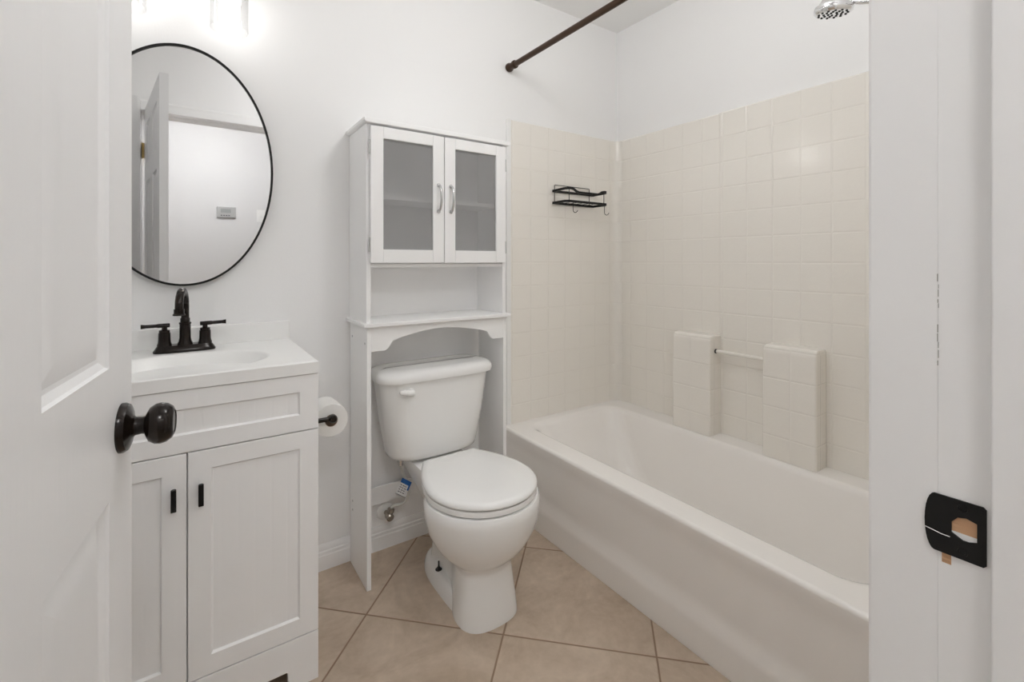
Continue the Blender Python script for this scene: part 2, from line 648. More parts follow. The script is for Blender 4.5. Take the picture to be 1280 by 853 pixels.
obj('slab', door_bm(), door_white, door, local=True, smooth=20)
KU, KZ = 0.707, 0.916
for s in (-1, 1):
    y0 = 0.0 if s < 0 else DT
    knob = obj('door_knob', lathe(bmesh.new(), [(0.0, 0.027), (0.0135, 0.027), (0.017, 0.0285), (0.0235, 0.032), (0.0275, 0.0385), (0.0283, 0.045), (0.0265, 0.052), (0.022, 0.058), (0.0165, 0.0605), (0.0155, 0.0595), (0.0, 0.0590)], (KU, y0, KZ), (0, s, 0), 40), bronze, door, local=True,
               label='glossy dark bronze door knob' if s < 0 else None)
    obj('rose', lathe(bmesh.new(), [(0.0335, 0.0), (0.0335, 0.004), (0.031, 0.0085), (0.026, 0.0105), (0.0155, 0.013), (0.0125, 0.016), (0.0115, 0.023), (0.0125, 0.029), (0.0, 0.029)], (KU, y0, KZ), (0, s, 0), 40), bronze, knob, local=True)
obj('latch_plate', bx(DL, DL + 0.0012, DT / 2 - 0.0125, DT / 2 + 0.0125, KZ - 0.028, KZ + 0.028), bronze, door, local=True, smooth=0)
for z in (0.28, 1.02, 1.80):
    bm = bmesh.new()
    lathe(bm, [(0.0055, 0), (0.0055, 0.089)], (-0.001, DT + 0.008, z - 0.0445), (0, 0, 1), 14)
    box(bm, -0.001, 0.0005, 0.004, DT + 0.004, z - 0.0445, z + 0.0445)
    box(bm, -0.034, -0.001, DT + 0.006, DT + 0.0085, z - 0.0445, z + 0.0445)
    obj('hinge', bm, brass, door, local=True, label='brass hinge')

# ------------------------------------------------------------------ bathtub
t = thing('bathtub', 'white alcove bathtub below the beige tiled surround', 'bathtub', (1.6, 1.07, 0))
outer = [(0.0, 1.2155, 0.006), (0.012, 1.2135, 0.006), (0.085, 1.2135, 0.006), (0.105, 1.2165, 0.006), (0.13, 1.2235, 0.006), (0.16, 1.2265, 0.006), (0.29, 1.2235, 0.006),
         (0.325, 1.2175, 0.008), (0.345, 1.2135, 0.008), (0.361, 1.2130, 0.008), (0.368, 1.2150, 0.009), (0.3725, 1.2200, 0.010), (0.374, 1.2270, 0.012)]
rings = [rrect(x0, XR - 0.002, TE + 0.002, B - 0.002, r, z) for z, x0, r in outer]
inner = [(0.374, 0.000, 0.000, 0.09), (0.3725, 0.010, 0.010, 0.09), (0.366, 0.020, 0.022, 0.09), (0.352, 0.029, 0.034, 0.09), (0.31, 0.040, 0.055, 0.10), (0.22, 0.058, 0.105, 0.11),
         (0.13, 0.078, 0.165, 0.12), (0.085, 0.098, 0.21, 0.13), (0.062, 0.130, 0.26, 0.13), (0.055, 0.18, 0.33, 0.10)]
rings.append(rrect(1.283, 1.900, 0.383, 1.806, 0.085, 0.3741))
for z, ins, far, r in inner:
    rings.append(rrect(1.300 + ins, 1.883 - ins * 0.8, 0.40 + ins, 1.790 - far, r, z))
obj('tub_shell', loft(bmesh.new(), rings), tub_white, t, smooth=50)
bm = lathe(bmesh.new(), [(0.028, 0), (0.028, 0.003), (0.022, 0.005), (0.0, 0.0045)], (1.58, 0.66, 0.054), (0, 0, 1), 28)
obj('drain', bm, chrome, t)

# ------------------------------------------------------------------ tub surround
sr = thing('tub_surround', 'beige moulded tile surround lining the walls above the bathtub', 'shower surround', (1.6, 1.07, 0))
OFF[sr.name] = Vector((0, 0, 0))
sr.location = (0, 0, 0)
ZS0, ZS1 = 0.3745, 1.8205


def sweep_panel(path, z0=ZS0, z1=ZS1, top_r=0.006):
    """path of (x,y,outer x,outer y)"""
    bm = bmesh.new()
    rings = []
    for (x, y, ox, oy) in path:
        dx, dy = (x - ox), (y - oy)
        L = math.hypot(dx, dy)
        k = max(0.0, 1 - top_r / L)
        rings.append([(ox, oy, z0), (x, y, z0), (x, y, z1 - top_r), (ox + dx * (k + (1 - k) * 0.7), oy + dy * (k + (1 - k) * 0.7), z1 - top_r * 0.3), (ox + dx * k, oy + dy * k, z1), (ox, oy, z1)])
    return loft(bm, rings)


TH = 0.009
RC = 0.045
gap = 0.0005
yb, xr = B - TH, XR - TH
path = [(1.257, yb, 1.257, B - gap)]
for k in range(9):
    a = PI / 2 * k / 8
    cx, cy = xr - RC, yb - RC
    path.append((cx + RC * math.sin(a), cy + RC * math.cos(a), min(XR - gap, cx + (RC + TH) * math.sin(a) * 1.0 + 0.0), min(B - gap, cy + (RC + TH) * math.cos(a))))
path.append((xr, 1.2090, XR - gap, 1.2090))
obj('end_panel', sweep_panel(path), surround_mat, sr, smooth=30)
TH2 = 0.016
xr2 = XR - TH2
path = [(xr2 + 0.004, 1.2085, XR - gap, 1.2085), (xr2, 1.203, XR - gap, 1.203), (xr2, TE + TH + RC, XR - gap, TE + TH + RC)]
for k in range(1, 9):
    a = PI / 2 * k / 8
    cx, cy = xr2 - RC, TE + TH + RC
    path.append((cx + RC * math.cos(a), cy - RC * math.sin(a), min(XR - gap, cx + (RC + TH2) * math.cos(a)), max(TE + gap, cy - (RC + TH) * math.sin(a))))
path.append((1.257, TE + TH, 1.257, TE + gap))
obj('side_panel', sweep_panel(path), surround_mat, sr, smooth=30)
# flange / white edge beside the cabinet
bm = prism(bmesh.new(), [(1.232, ZS0), (1.2568, ZS0), (1.2568, ZS1 + 0.004), (1.240, ZS1 + 0.004), (1.234, ZS1 + 0.001), (1.232, ZS1 - 0.008)], 'y', B - 0.0105, B - 0.0005)
obj('edge_strip', bm, lip_white, sr, bevel=0.002, label='white edge strip')
# two soap ledges rising from the tub deck
for y0, y1 in ((1.199, 1.392), (0.774, 0.971)):
    bm = bmesh.new()
    xa, xb = 1.885, XR - TH2 + 0.001 if y0 < 1 else XR - TH + 0.001
    rings = []
    for z, ix in ((ZS0 + 0.0005, 0.0), (0.60, 0.001), (0.785, 0.002), (0.806, 0.005), (0.8145, 0.014), (0.8165, 0.026)):
        rings.append(rrect(xa + ix, xb, y0 + ix * 0.3, y1 - ix * 0.3, 0.007, z, 4))
    # keep the back edge on the panel
    loft(bm, rings)
    obj('soap_ledge', bm, surround_mat, sr, smooth=40)
bar = bmesh.new()
tube(bar, [(1.930, 1.1995, 0.747), (1.930, 0.9705, 0.747)], 0.008, 16)
gb = obj('grab_bar', bar, surround_mat, sr, label='slim beige grab bar between the ledges')
bm = lathe(bmesh.new(), [(0.010, 0), (0.010, 0.004), (0.0085, 0.006), (0.0, 0.006)], (1.930, 1.1992, 0.747), (0, -1, 0), 20)
obj('bar_socket', bm, rubber, gb, label='dark socket at the far end of the bar')

# ------------------------------------------------------------------ toilet
TCX = 0.80
to = thing('toilet', 'white two piece toilet with its lid closed beneath the tall cabinet', 'toilet', (TCX, 1.4, 0))


def tring(hw, yf, yc, hwb, yt, yb_, z, p=2.0, nq=14, nr=10, nb=8, convex=False):
    """outline: rounded front from (0,yf) to (hw,yc), easing to hwb at yt, straight to yb_"""
    right = []
    for i in range(nq + 1):
        a = PI / 2 * i / nq
        right.append((hw * math.sin(a) ** (2 / p), yc - (yc - yf) * math.cos(a) ** (2 / p)))
    for i in range(1, nr + 1):
        k = i / nr
        e = k ** 1.85 if convex else 0.5 - 0.5 * math.cos(PI * k)
        right.append((hw + (hwb - hw) * e, yc + (yt - yc) * k))
    rb = min(0.03, hwb * 0.6, (yb_ - yt) * 0.8)
    for i in range(nb + 1):
        a = PI / 2 * i / nb
        right.append((hwb - rb + rb * math.cos(a), yb_ - rb + rb * math.sin(a)))
    left = [(-x, y) for x, y in reversed(right[1:])]
    return [(TCX + x, y, z) for x, y in right + left]


R_ = [  # z, hw, yf, yc, hwb, yt, yb, p
    (0.0, 0.104, 1.230, 1.315, 0.056, 1.48, 1.64, 2.6),
    (0.012, 0.104, 1.229, 1.315, 0.056, 1.48, 1.64, 2.5),
    (0.06, 0.099, 1.236, 1.315, 0.056, 1.48, 1.63, 2.5),
    (0.11, 0.094, 1.245, 1.315, 0.056, 1.48, 1.62, 2.4),
    (0.150, 0.090, 1.252, 1.315, 0.056, 1.48, 1.62, 2.3),
    (0.168, 0.088, 1.250, 1.318, 0.058, 1.49, 1.62, 2.2),
    (0.182, 0.102, 1.238, 1.325, 0.060, 1.49, 1.625, 2.1),
    (0.200, 0.124, 1.217, 1.33, 0.062, 1.49, 1.63, 2.05),
    (0.225, 0.147, 1.193, 1.335, 0.068, 1.51, 1.64, 2),
    (0.255, 0.166, 1.173, 1.337, 0.078, 1.53, 1.66, 2),
    (0.29, 0.183, 1.156, 1.337, 0.088, 1.55, 1.69, 2),
    (0.325, 0.191, 1.147, 1.337, 0.100, 1.56, 1.74, 2),
    (0.355, 0.195, 1.143, 1.337, 0.108, 1.565, 1.79, 2),
    (0.375, 0.194, 1.144, 1.337, 0.110, 1.57, 1.80, 2),
    (0.386, 0.188, 1.150, 1.337, 0.106, 1.57, 1.797, 2),
]
bm = loft(bmesh.new(), [tring(hw, yf, yc, hwb, yt, yb_, z, p) for z, hw, yf, yc, hwb, yt, yb_, p in R_])
bowl = obj('bowl', bm, porcelain, to, smooth=60)
# foot: low flange with the floor bolts
F_ = [(0.0, 0.093, 0.0), (0.014, 0.093, 0.0), (0.034, 0.088, 0.004), (0.046, 0.080, 0.012), (0.049, 0.070, 0.022)]
bm = loft(bmesh.new(), [superell(TCX, 1.46, hw, 0.215 - i, 3.0, z) for z, hw, i in F_])
obj('foot', bm, porcelain, to, smooth=60)
for sx in (-1, 1):
    bx_, by_ = TCX + sx * 0.068, 1.52
    bm = lathe(bmesh.new(), [(0.012, 0), (0.012, 0.0015), (0.006, 0.0025), (0.006, 0.008), (0.0032, 0.009), (0.0028, 0.030), (0.0, 0.0305)], (bx_, by_, 0.048), (0, 0, 1), 18)
    obj('floor_bolt', bm, rubber, to, label='dark floor bolt')


def lidring(z, ins, yb_=1.571, hwb=0.110):
    return tring(0.1835 - ins, 1.1535 + ins, 1.337, hwb - ins * 0.8, 1.562 - ins, yb_ - ins, z, 2.0, convex=True)


obj('seat', loft(bmesh.new(), [lidring(0.3895, 0.012), lidring(0.390, 0.003), lidring(0.392, 0.0), lidring(0.404, 0.0), lidring(0.4072, 0.002), lidring(0.4076, 0.022)]), seat_plastic, to, smooth=50)
obj('lid', loft(bmesh.new(), [lidring(0.4122, 0.022), lidring(0.4124, 0.001), lidring(0.414, -0.0008), lidring(0.421, -0.0008), lidring(0.4285, 0.006), lidring(0.4315, 0.018), lidring(0.4345, 0.06), lidring(0.436, 0.09)]), seat_plastic, to, smooth=50)
for sx in (-1, 1):
    bm = lathe(bmesh.new(), [(0.0, -0.02), (0.009, -0.019), (0.0095, 0), (0.009, 0.019), (0, 0.02)], (TCX + sx * 0.075, 1.568, 0.405), (1, 0, 0), 16)
    box(bm, TCX + sx * 0.075 - 0.014, TCX + sx * 0.075 + 0.014, 1.556, 1.586, 0.386, 0.398)
    obj('seat_hinge', bm, seat_plastic, to)


def tankring(z, hw, yf, yb_, bow=0.016, r=0.068):
    pts = []
    n = 10
    # rounded rectangle with a gently bowed front
    base = rrect(-hw, hw, yf, yb_, r, z, 8)
    # densify long edges
    out = []
    for i, p in enumerate(base):
        q = base[(i + 1) % len(base)]
        out.append(p)
        if i in (8, 26):
            for k in range(1, n):
                out.append((p[0] + (q[0] - p[0]) * k / n, p[1] + (q[1] - p[1]) * k / n, z))
    for x, y, zz in out:
        if y < (yf + yb_) / 2:
            y -= bow * (1 - (x / hw) ** 2)
        pts.append((TCX + x, y, zz))
    return pts


T_ = [(0.398, 0.140, 1.675, 1.785), (0.399, 0.165, 1.660, 1.80), (0.408, 0.180, 1.648, 1.808), (0.425, 0.1855, 1.644, 1.812), (0.55, 0.207, 1.634, 1.815), (0.702, 0.227, 1.626, 1.817)]
obj('tank', loft(bmesh.new(), [tankring(*a) for a in T_]), porcelain, to, smooth=50)
L_ = [(0.7025, 0.233, 1.620, 1.820), (0.7045, 0.241, 1.614, 1.823), (0.716, 0.243, 1.612, 1.824), (0.728, 0.241, 1.614, 1.823), (0.738, 0.233, 1.621, 1.818), (0.7435, 0.218, 1.634, 1.806), (0.7455, 0.19, 1.655, 1.785)]
obj('tank_lid', loft(bmesh.new(), [tankring(*a) for a in L_]), porcelain, to, smooth=50)
lev = bmesh.new()
lathe(lev, [(0.0155, 0), (0.0155, 0.006), (0.0135, 0.014), (0.008, 0.019), (0.0, 0.020)], (0.668, 1.626, 0.668), (0, -1, 0), 20)
tube(lev, smooth_path([(0.672, 1.6075, 0.667), (0.655, 1.605, 0.6695), (0.64, 1.605, 0.6725), (0.621, 1.607, 0.6745)], 5), [0.0125] * 4 + [0.0115] * 4 + [0.0105] * 4 + [0.009, 0.008, 0.007, 0.0045], 12)
obj('flush_lever', lev, porcelain, to, smooth=50)

# ------------------------------------------------------------------ water supply
wv = thing('supply_valve', 'chrome shutoff valve with a white hose and blue tag on the wall beside the toilet', 'valve', (0.648, B, 0.14))
bm = lathe(bmesh.new(), [(0.034, 0.0005), (0.033, 0.004), (0.026, 0.009), (0.012, 0.012), (0.0, 0.012)], (0.648, B, 0.143), (0, -1, 0), 32)
obj('escutcheon', bm, plastic_white, wv, label='white round wall plate')
bm = bmesh.new()
lathe(bm, [(0.009, 0.01), (0.009, 0.036), (0.0145, 0.038), (0.0145, 0.062), (0.010, 0.066), (0.0, 0.066)], (0.648, B, 0.143), (0, -1, 0), 20)
lathe(bm, [(0.010, 0.0), (0.010, 0.017), (0.0135, 0.018), (0.0135, 0.03), (0.008, 0.033), (0, 0.033)], (0.648, B - 0.051, 0.143), (0.25, 0, 1), 16)
obj('valve_body', bm, valve_metal, wv)
bm = bmesh.new()
pts = superell(0, 0, 0.021, 0.0115, 2.0, 0, 24)
loft(bm, [[(0.655 + x * 0.55 - y * 0.3 + 0.004, B - 0.066 - h, 0.124 + y * 0.5 - x * 0.9) for x, y, _ in pts] for h in (0, 0.006, 0.009)])
obj('valve_handle', bm, chrome, wv, smooth=40)
hp = smooth_path([(0.655, B - 0.051, 0.173), (0.668, B - 0.052, 0.182), (0.692, B - 0.055, 0.180), (0.711, B - 0.06, 0.192), (0.721, B - 0.068, 0.225), (0.716, B - 0.075, 0.262), (0.698, B - 0.085, 0.298), (0.682, B - 0.092, 0.335), (0.677, B - 0.095, 0.362)], 6)
obj('hose', tube(bmesh.new(), hp, 0.0055, 12), hose_mat, wv, smooth=60)
bm = lathe(bmesh.new(), [(0.009, 0), (0.009, 0.012), (0.0125, 0.013), (0.0125, 0.032), (0.008, 0.034), (0.008, 0.0425), (0, 0.0425)], (0.677, B - 0.095, 0.3540), (0, 0, 1), 8)
obj('coupling_nut', bm, nickel, wv, smooth=20)
# paper tag folded over the hose
tg = bmesh.new()
tu = Vector((0.80, 0, -0.60))
tv = Vector((-0.50, -0.10, -0.80)).normalized()
tn = tu.cross(tv).normalized()
tc_ = Vector((0.694, B - 0.108, 0.296))


def tagq(bm, u0, u1, v0, v1, h0, h1):
    c = []
    for h in (h0, h1):
        c.append([tc_ + tu * a + tv * b + tn * h for a, b in ((u0, v0), (u1, v0), (u1, v1), (u0, v1))])
    return loft(bm, c)


if tn.y > 0:
    tn = -tn
tagq(tg, -0.020, 0.027, 0.012, 0.056, 0.0, 0.0012)
tgo = obj('paper_tag', tg, tag_white, wv, smooth=0, label='white and blue paper tag')
bm = bmesh.new()
tagq(bm, -0.020, 0.027, -0.002, 0.014, 0.0, 0.0016)
tagq(bm, 0.020, 0.027, 0.014, 0.030, 0.0012, 0.0018)
obj('tag_band', bm, tag_blue, tgo, smooth=0)
bm = bmesh.new()
for r in range(4):
    for k in range(3):
        u = -0.015 + k * 0.011
        tagq(bm, u, u + 0.006 + 0.002 * ((r + k) % 2), 0.020 + r * 0.008, 0.0225 + r * 0.008, 0.0012, 0.0017)
tagq(bm, -0.020, 0.027, 0.0545, 0.056, 0.0012, 0.0018)
obj('tag_print', bm, print_dark, tgo, smooth=0)

# ------------------------------------------------------------------ over-toilet cabinet
CX0, CX1, CY0, CY1 = 0.507, 1.090, 1.619, 1.8365
oc = thing('storage_cabinet', 'tall white bathroom storage cabinet with two glass doors straddling the toilet', 'cabinet', (0.8, 1.73, 0))
SW = 0.0155
LT = 0.917     # ledge underside
CTOP = 1.628
YB0 = 1.8365
for x0, x1 in ((CX0, CX0 + SW), (CX1 - SW, CX1)):
    p = obj('side_panel', bx(x0, x1, CY0 + 0.0085, YB0, 0.931, CTOP), cab_white, oc, bevel=0.0012)
    g = obj('leg', bx(x0, x1, CY0 + 0.001, B - 0.0155, 0.0, LT - 0.001), cab_white, oc, bevel=0.0012)
    s = -1 if x0 == CX0 else 1
    xo = CX0 if s < 0 else CX1
    for y, z in ((1.642, 0.858), (1.795, 0.865), (1.79, 0.245), (1.79, 0.212)):
        bm = lathe(bmesh.new(), [(0.0042, 0), (0.0042, 0.0006), (0.0, 0.0006)], (xo, y, z), (s, 0, 0), 14)
        obj('screw_cap', bm, plastic_grey, g, label='grey screw head')
obj('top_board', prism(bmesh.new(), [(CX0 - 0.013, CTOP + 0.006), (CX0 - 0.013, CTOP + 0.0175), (CX1 + 0.013, CTOP + 0.0175), (CX1 + 0.013, CTOP + 0.006), (CX1 + 0.006, CTOP + 0.0002), (CX0 - 0.006, CTOP + 0.0002)], 'y', CY0 - 0.012, YB0), cab_white, oc, bevel=0.0025)
obj('middle_shelf', bx(CX0 + SW, CX1 - SW, CY0 + 0.009, YB0 - 0.006, 1.1255, 1.1385), cab_white, oc, bevel=0.001)
obj('inner_shelf', bx(CX0 + SW, CX1 - SW, CY0 + 0.035, YB0 - 0.006, 1.372, 1.386), cab_white, oc, bevel=0.001)
obj('ledge', bx(CX0 - 0.013, CX1 + 0.013, CY0 - 0.016, YB0, LT, 0.931), cab_white, oc, bevel=0.003)
obj('back_panel', bx(CX0 + SW, CX1 - SW, YB0 - 0.005, YB0, 0.931, CTOP), cab_white, oc, smooth=0)
# arched apron
a0, a1 = CX0 + SW, CX1 - SW
low = [(a0, 0.830), (a0 + 0.050, 0.830), (a0 + 0.062, 0.838), (a0 + 0.078, 0.862)]
mid = []
for k in range(1, 16):
    t_ = k / 16
    x = a0 + 0.078 + (a1 - a0 - 0.156) * t_
    mid.append((x, 0.864 + 0.030 * math.sin(PI * t_)))
low2 = [(a1 - 0.078, 0.862), (a1 - 0.062, 0.838), (a1 - 0.050, 0.830), (a1, 0.830)]
bm = prism(bmesh.new(), low + mid + low2 + [(a1, LT - 0.0005), (a0, LT - 0.0005)], 'y', CY0 + 0.002, CY0 + 0.016)
obj('apron', bm, cab_white, oc, bevel=0.001)
obj('crossbar', bx(CX0 + SW, CX1 - SW, B - 0.0270, B - 0.0155, 0.192, 0.259), cab_white, oc, bevel=0.001)


def glass_door(x0, x1, hand, sgn):
    z0, z1 = 1.142, 1.620
    f = bmesh.new()
    fw = 0.0455
    gx0, gx1, gz0, gz1 = x0 + fw, x1 - fw, z0 + 0.047, z1 - 0.040
    y0, y1 = CY0 - 0.008, CY0 + 0.007
    box(f, x0, gx0, y0, y1, z0, z1)
    box(f, gx1, x1, y0, y1, z0, z1)
    box(f, gx0, gx1, y0, y1, z0, gz0)
    box(f, gx0, gx1, y0, y1, gz1, z1)
    d = obj('door', f, cab_white, oc, bevel=0.0015)
    obj('glass_pane', bx(gx0 - 0.0, gx1 + 0.0, y0 + 0.007, y0 + 0.0105, gz0, gz1), door_glass, d, smooth=0, label='grey textured glass')
    h = bmesh.new()
    zc = 1.385
    tube(h, smooth_path([(hand, y0 - 0.001, zc - 0.049), (hand, y0 - 0.014, zc - 0.044), (hand, y0 - 0.024, zc - 0.02), (hand, y0 - 0.026, zc), (hand, y0 - 0.024, zc + 0.02), (hand, y0 - 0.014, zc + 0.044), (hand, y0 - 0.001, zc + 0.049)], 5), 0.0042, 10)
    for z in (zc - 0.049, zc + 0.049):
        lathe(h, [(0.0075, 0.0), (0.0075, 0.003), (0.005, 0.006), (0, 0.006)], (hand, y0, z), (0, -1, 0), 14)
    obj('handle', h, nickel, d, smooth=50, label='silver bow handle')
    xh = x0 if sgn < 0 else x1
    for z in (1.205, 1.545):
        bm = bmesh.new()
        lathe(bm, [(0.0032, 0), (0.0032, 0.05)], (xh + sgn * 0.003, y0 + 0.004, z - 0.025), (0, 0, 1), 10)
        obj('hinge', bm, nickel, d, label='small silver hinge')


glass_door(0.5175, 0.7985, 0.775, -1)
glass_door(0.8015, 1.0795, 0.826, 1)

# ------------------------------------------------------------------ vanity
VX0, VX1, VY = -0.315, 0.293, 1.3634
va = thing('vanity_cabinet', 'white two door vanity cabinet with black pulls beneath the sink', 'cabinet', (-0.011, 1.6, 0))
OFF[va.name] = Vector((-0.011, 1.6, 0))
FT = 0.018
bm = bmesh.new()
box(bm, VX0 + 0.001, VX0 + 0.016, VY + FT + 0.002, B - 0.008, 0, 0.838)
box(bm, VX1 - 0.017, VX1 - 0.001, VY + FT + 0.002, B - 0.008, 0, 0.838)
box(bm, VX0 + 0.016, VX1 - 0.017, VY + FT + 0.002, B - 0.008, 0.09, 0.105)
box(bm, VX0 + 0.016, VX1 - 0.017, B - 0.018, B - 0.008, 0.105, 0.800)
box(bm, VX0 + 0.016, VX1 - 0.017, VY + FT + 0.002, VY + FT + 0.012, 0.105, 0.800)
obj('carcass', bm, vanity_white, va, bevel=0.001)


def shaker(x0, x1, z0, z1, l, r, b, tp, name):
    f = bmesh.new()
    y0, y1 = VY, VY + FT
    ch = 0.004

    def ring(ix, y):
        return [(x0 + l + ix, y, z0 + b + ix), (x1 - r - ix, y, z0 + b + ix), (x1 - r - ix, y, z1 - tp - ix), (x0 + l + ix, y, z1 - tp - ix)]
    rings = [[(x0, y1, z0), (x1, y1, z0), (x1, y1, z1), (x0, y1, z1)], [(x0, y0 + 0.001, z0), (x1, y0 + 0.001, z0), (x1, y0 + 0.001, z1), (x0, y0 + 0.001, z1)],
             [(x0 + 0.001, y0, z0 + 0.001), (x1 - 0.001, y0, z0 + 0.001), (x1 - 0.001, y0, z1 - 0.001), (x0 + 0.001, y0, z1 - 0.001)],
             ring(-ch * 0, y0), ring(ch, y0 + 0.0065), ring(ch + 0.0005, y0 + 0.007)]
    loft(f, rings)
    o = obj(name, f, vanity_white, va, smooth=20)
    obj('bead_panel', bx(x0 + l + ch, x1 - r - ch, y0 + 0.0062, y0 + 0.0069, z0 + b + ch, z1 - tp - ch), bead_mat, o, smooth=0)
    return o


def pull(px, zc, parent):
    h = bmesh.new()
    box(h, px - 0.0055, px + 0.0055, VY - 0.026, VY - 0.018, zc - 0.026, zc + 0.026)
    box(h, px - 0.004, px + 0.004, VY - 0.0185, VY - 0.0002, zc - 0.020, zc - 0.012)
    box(h, px - 0.004, px + 0.004, VY - 0.0185, VY - 0.0002, zc + 0.012, zc + 0.020)
    obj('pull', h, black_metal, parent, bevel=0.0015, label='black bar pull')


d1 = shaker(VX0, -0.0055, 0.1345, 0.6855, 0.047, 0.047, 0.047, 0.045, 'door')
pull(-0.030, 0.588, d1)
d2 = shaker(-0.0025, VX1, 0.1345, 0.6855, 0.047, 0.047, 0.047, 0.045, 'door')
pull(0.0235, 0.587, d2)
shaker(VX0, VX1, 0.6885, 0.8385, 0.047, 0.047, 0.043, 0.045, 'drawer_front')
kick = [(VX0, 0), (VX0 + 0.07, 0), (VX0 + 0.07, 0.048), (VX0 + 0.073, 0.0505), (VX1 - 0.079, 0.0505), (VX1 - 0.076, 0.048), (VX1 - 0.076, 0), (VX1, 0), (VX1, 0.1315), (VX0, 0.1315)]
obj('kick_board', prism(bmesh.new(), kick, 'y', VY, VY + FT), vanity_white, va, bevel=0.001)

# ------------------------------------------------------------------ vanity top with sink
vt = thing('vanity_sink', 'glossy white vanity top with an oval basin and backsplash', 'sink', (-0.011, 1.6, 0.841))
ZT = 0.8735
tx0, tx1, ty0, ty1 = VX0 - 0.001, VX1 + 0.0005, VY - 0.004, B - 0.0005
bcx, bcy, brx, bry = -0.011, 1.540, 0.203, 0.152
n = 96


def ell(s, z, dx=0, dy=0):
    return [(bcx + dx + (brx * s) * math.cos(2 * PI * i / n), bcy + dy + (bry * s) * math.sin(2 * PI * i / n), z) for i in range(n)]


def rect_match(ix, z):
    out = []
    for i in range(n):
        a = 2 * PI * i / n
        c, s_ = math.cos(a), math.sin(a)
        X_ = (tx1 - ix - bcx) if c > 0 else (bcx - tx0 - ix)
        Y_ = (ty1 - bcy) if s_ > 0 else (bcy - ty0 - ix)
        # superellipse-free projection on the rectangle
        k = min(X_ / abs(c) if abs(c) > 1e-6 else 1e9, Y_ / abs(s_) if abs(s_) > 1e-6 else 1e9)
        out.append([bcx + c * k, bcy + s_ * k, z])
    # snap the nearest points to the true corners
    for cx, cy in ((tx1 - ix, ty1), (tx0 + ix, ty1), (tx0 + ix, ty0 + ix), (tx1 - ix, ty0 + ix)):
        m_ = min(out, key=lambda q: (q[0] - cx) ** 2 + (q[1] - cy) ** 2)
        m_[0], m_[1] = cx, cy
    return [tuple(q) for q in out]


rg = [rect_match(0.0, 0.8405), rect_match(0.0, ZT - 0.003), rect_match(0.003, ZT), ell(1.03, ZT), ell(1.0, ZT - 0.001), ell(0.975, ZT - 0.005), ell(0.94, ZT - 0.014), ell(0.87, ZT - 0.035),
      ell(0.76, ZT - 0.062), ell(0.6, ZT - 0.088), ell(0.4, ZT - 0.104), ell(0.2, ZT - 0.110), ell(0.09, ZT - 0.112)]
top = obj('counter', loft(bmesh.new(), rg, True, True), top_white, vt, smooth=35)
obj('backsplash', bx(tx0, tx1, B - 0.0225, B - 0.0006, ZT - 0.001, 0.936), top_white, vt, bevel=0.003)
bm = lathe(bmesh.new(), [(0.021, 0), (0.021, 0.002), (0.015, 0.0035), (0, 0.003)], (bcx, bcy, ZT - 0.1122), (0, 0, 1), 24)
obj('drain', bm, bronze, vt)

# ------------------------------------------------------------------ faucet
FX, FY = -0.0100, 1.742
fa = thing('sink_faucet', 'dark bronze two handle faucet on the white sink top', 'faucet', (FX, FY, ZT))
pr_ = [(0.0, 0.078, 0.029), (0.004, 0.079, 0.030), (0.011, 0.0745, 0.027), (0.018, 0.070, 0.0225), (0.021, 0.068, 0.021)]
obj('base_plate', loft(bmesh.new(), [superell(FX, FY, a, b, 3.4, ZT + 0.0002 + z) for z, a, b in pr_]), bronze, fa, smooth=40)
zb = ZT + 0.0208
bm = lathe(bmesh.new(), [(0.0195, 0), (0.0195, 0.004), (0.0165, 0.010), (0.0148, 0.02), (0.0142, 0.060), (0.0158, 0.062), (0.0158, 0.066), (0.0125, 0.068), (0.0125, 0.078), (0.0098, 0.082), (0, 0.082)], (FX, FY, zb), (0, 0, 1), 28)
obj('spout_body', bm, bronze, fa, smooth=35)
sp = [(FX, FY, zb + 0.08), (FX, FY, zb + 0.105)]
RR = 0.047
for k in range(13):
    a = PI * k / 12 * 1.0
    sp.append((FX - 0.007 * (1 - math.cos(a)), FY - RR + RR * math.cos(a), zb + 0.118 + RR * 0.98 * math.sin(a)))
sp.append((FX - 0.014, FY - 2 * RR, zb + 0.110))
spo = obj('spout', tube(bmesh.new(), smooth_path(sp, 3), 0.0104, 18), bronze, fa, smooth=60)
bm = lathe(bmesh.new(), [(0.0105, 0), (0.0128, 0.001), (0.0128, 0.013), (0.0152, 0.0155), (0.0152, 0.019), (0.0112, 0.019), (0.010, 0.016), (0, 0.016)], (FX - 0.014, FY - 2 * RR, zb + 0.1155), (0, 0, -1), 24)
obj('aerator', bm, bronze, fa, smooth=30)
for s in (-1, 1):
    hx = FX + s * 0.0508
    bm = lathe(bmesh.new(), [(0.0185, 0), (0.0185, 0.003), (0.0165, 0.008), (0.0155, 0.016), (0.0150, 0.038), (0.0135, 0.039), (0.0135, 0.046), (0.0070, 0.048), (0.0065, 0.058), (0, 0.058)], (hx, FY, zb), (0, 0, 1), 26)
    hb = obj('handle', bm, bronze, fa, smooth=30)
    bm = bmesh.new()
    lathe(bm, [(0.0055, -0.013), (0.0062, -0.012), (0.0062, 0.015), (0.0052, 0.02), (0.0052, 0.045), (0.0066, 0.054), (0.0066, 0.056), (0, 0.056)], (hx, FY, zb + 0.060), (s, -0.06, 0.03 if s > 0 else 0.0), 16)
    obj('lever', bm, bronze, hb, smooth=30)

# ------------------------------------------------------------------ mirror
MX, MZ, MRX, MRZ = -0.0125, 1.4515, 0.2535, 0.3835
mi = thing('oval_mirror', 'oval wall mirror with a thin black frame above the sink', 'mirror', (MX, B - 0.002, MZ))
mi.rotation_euler = (0, 0, 0.0052)
N_ = 128


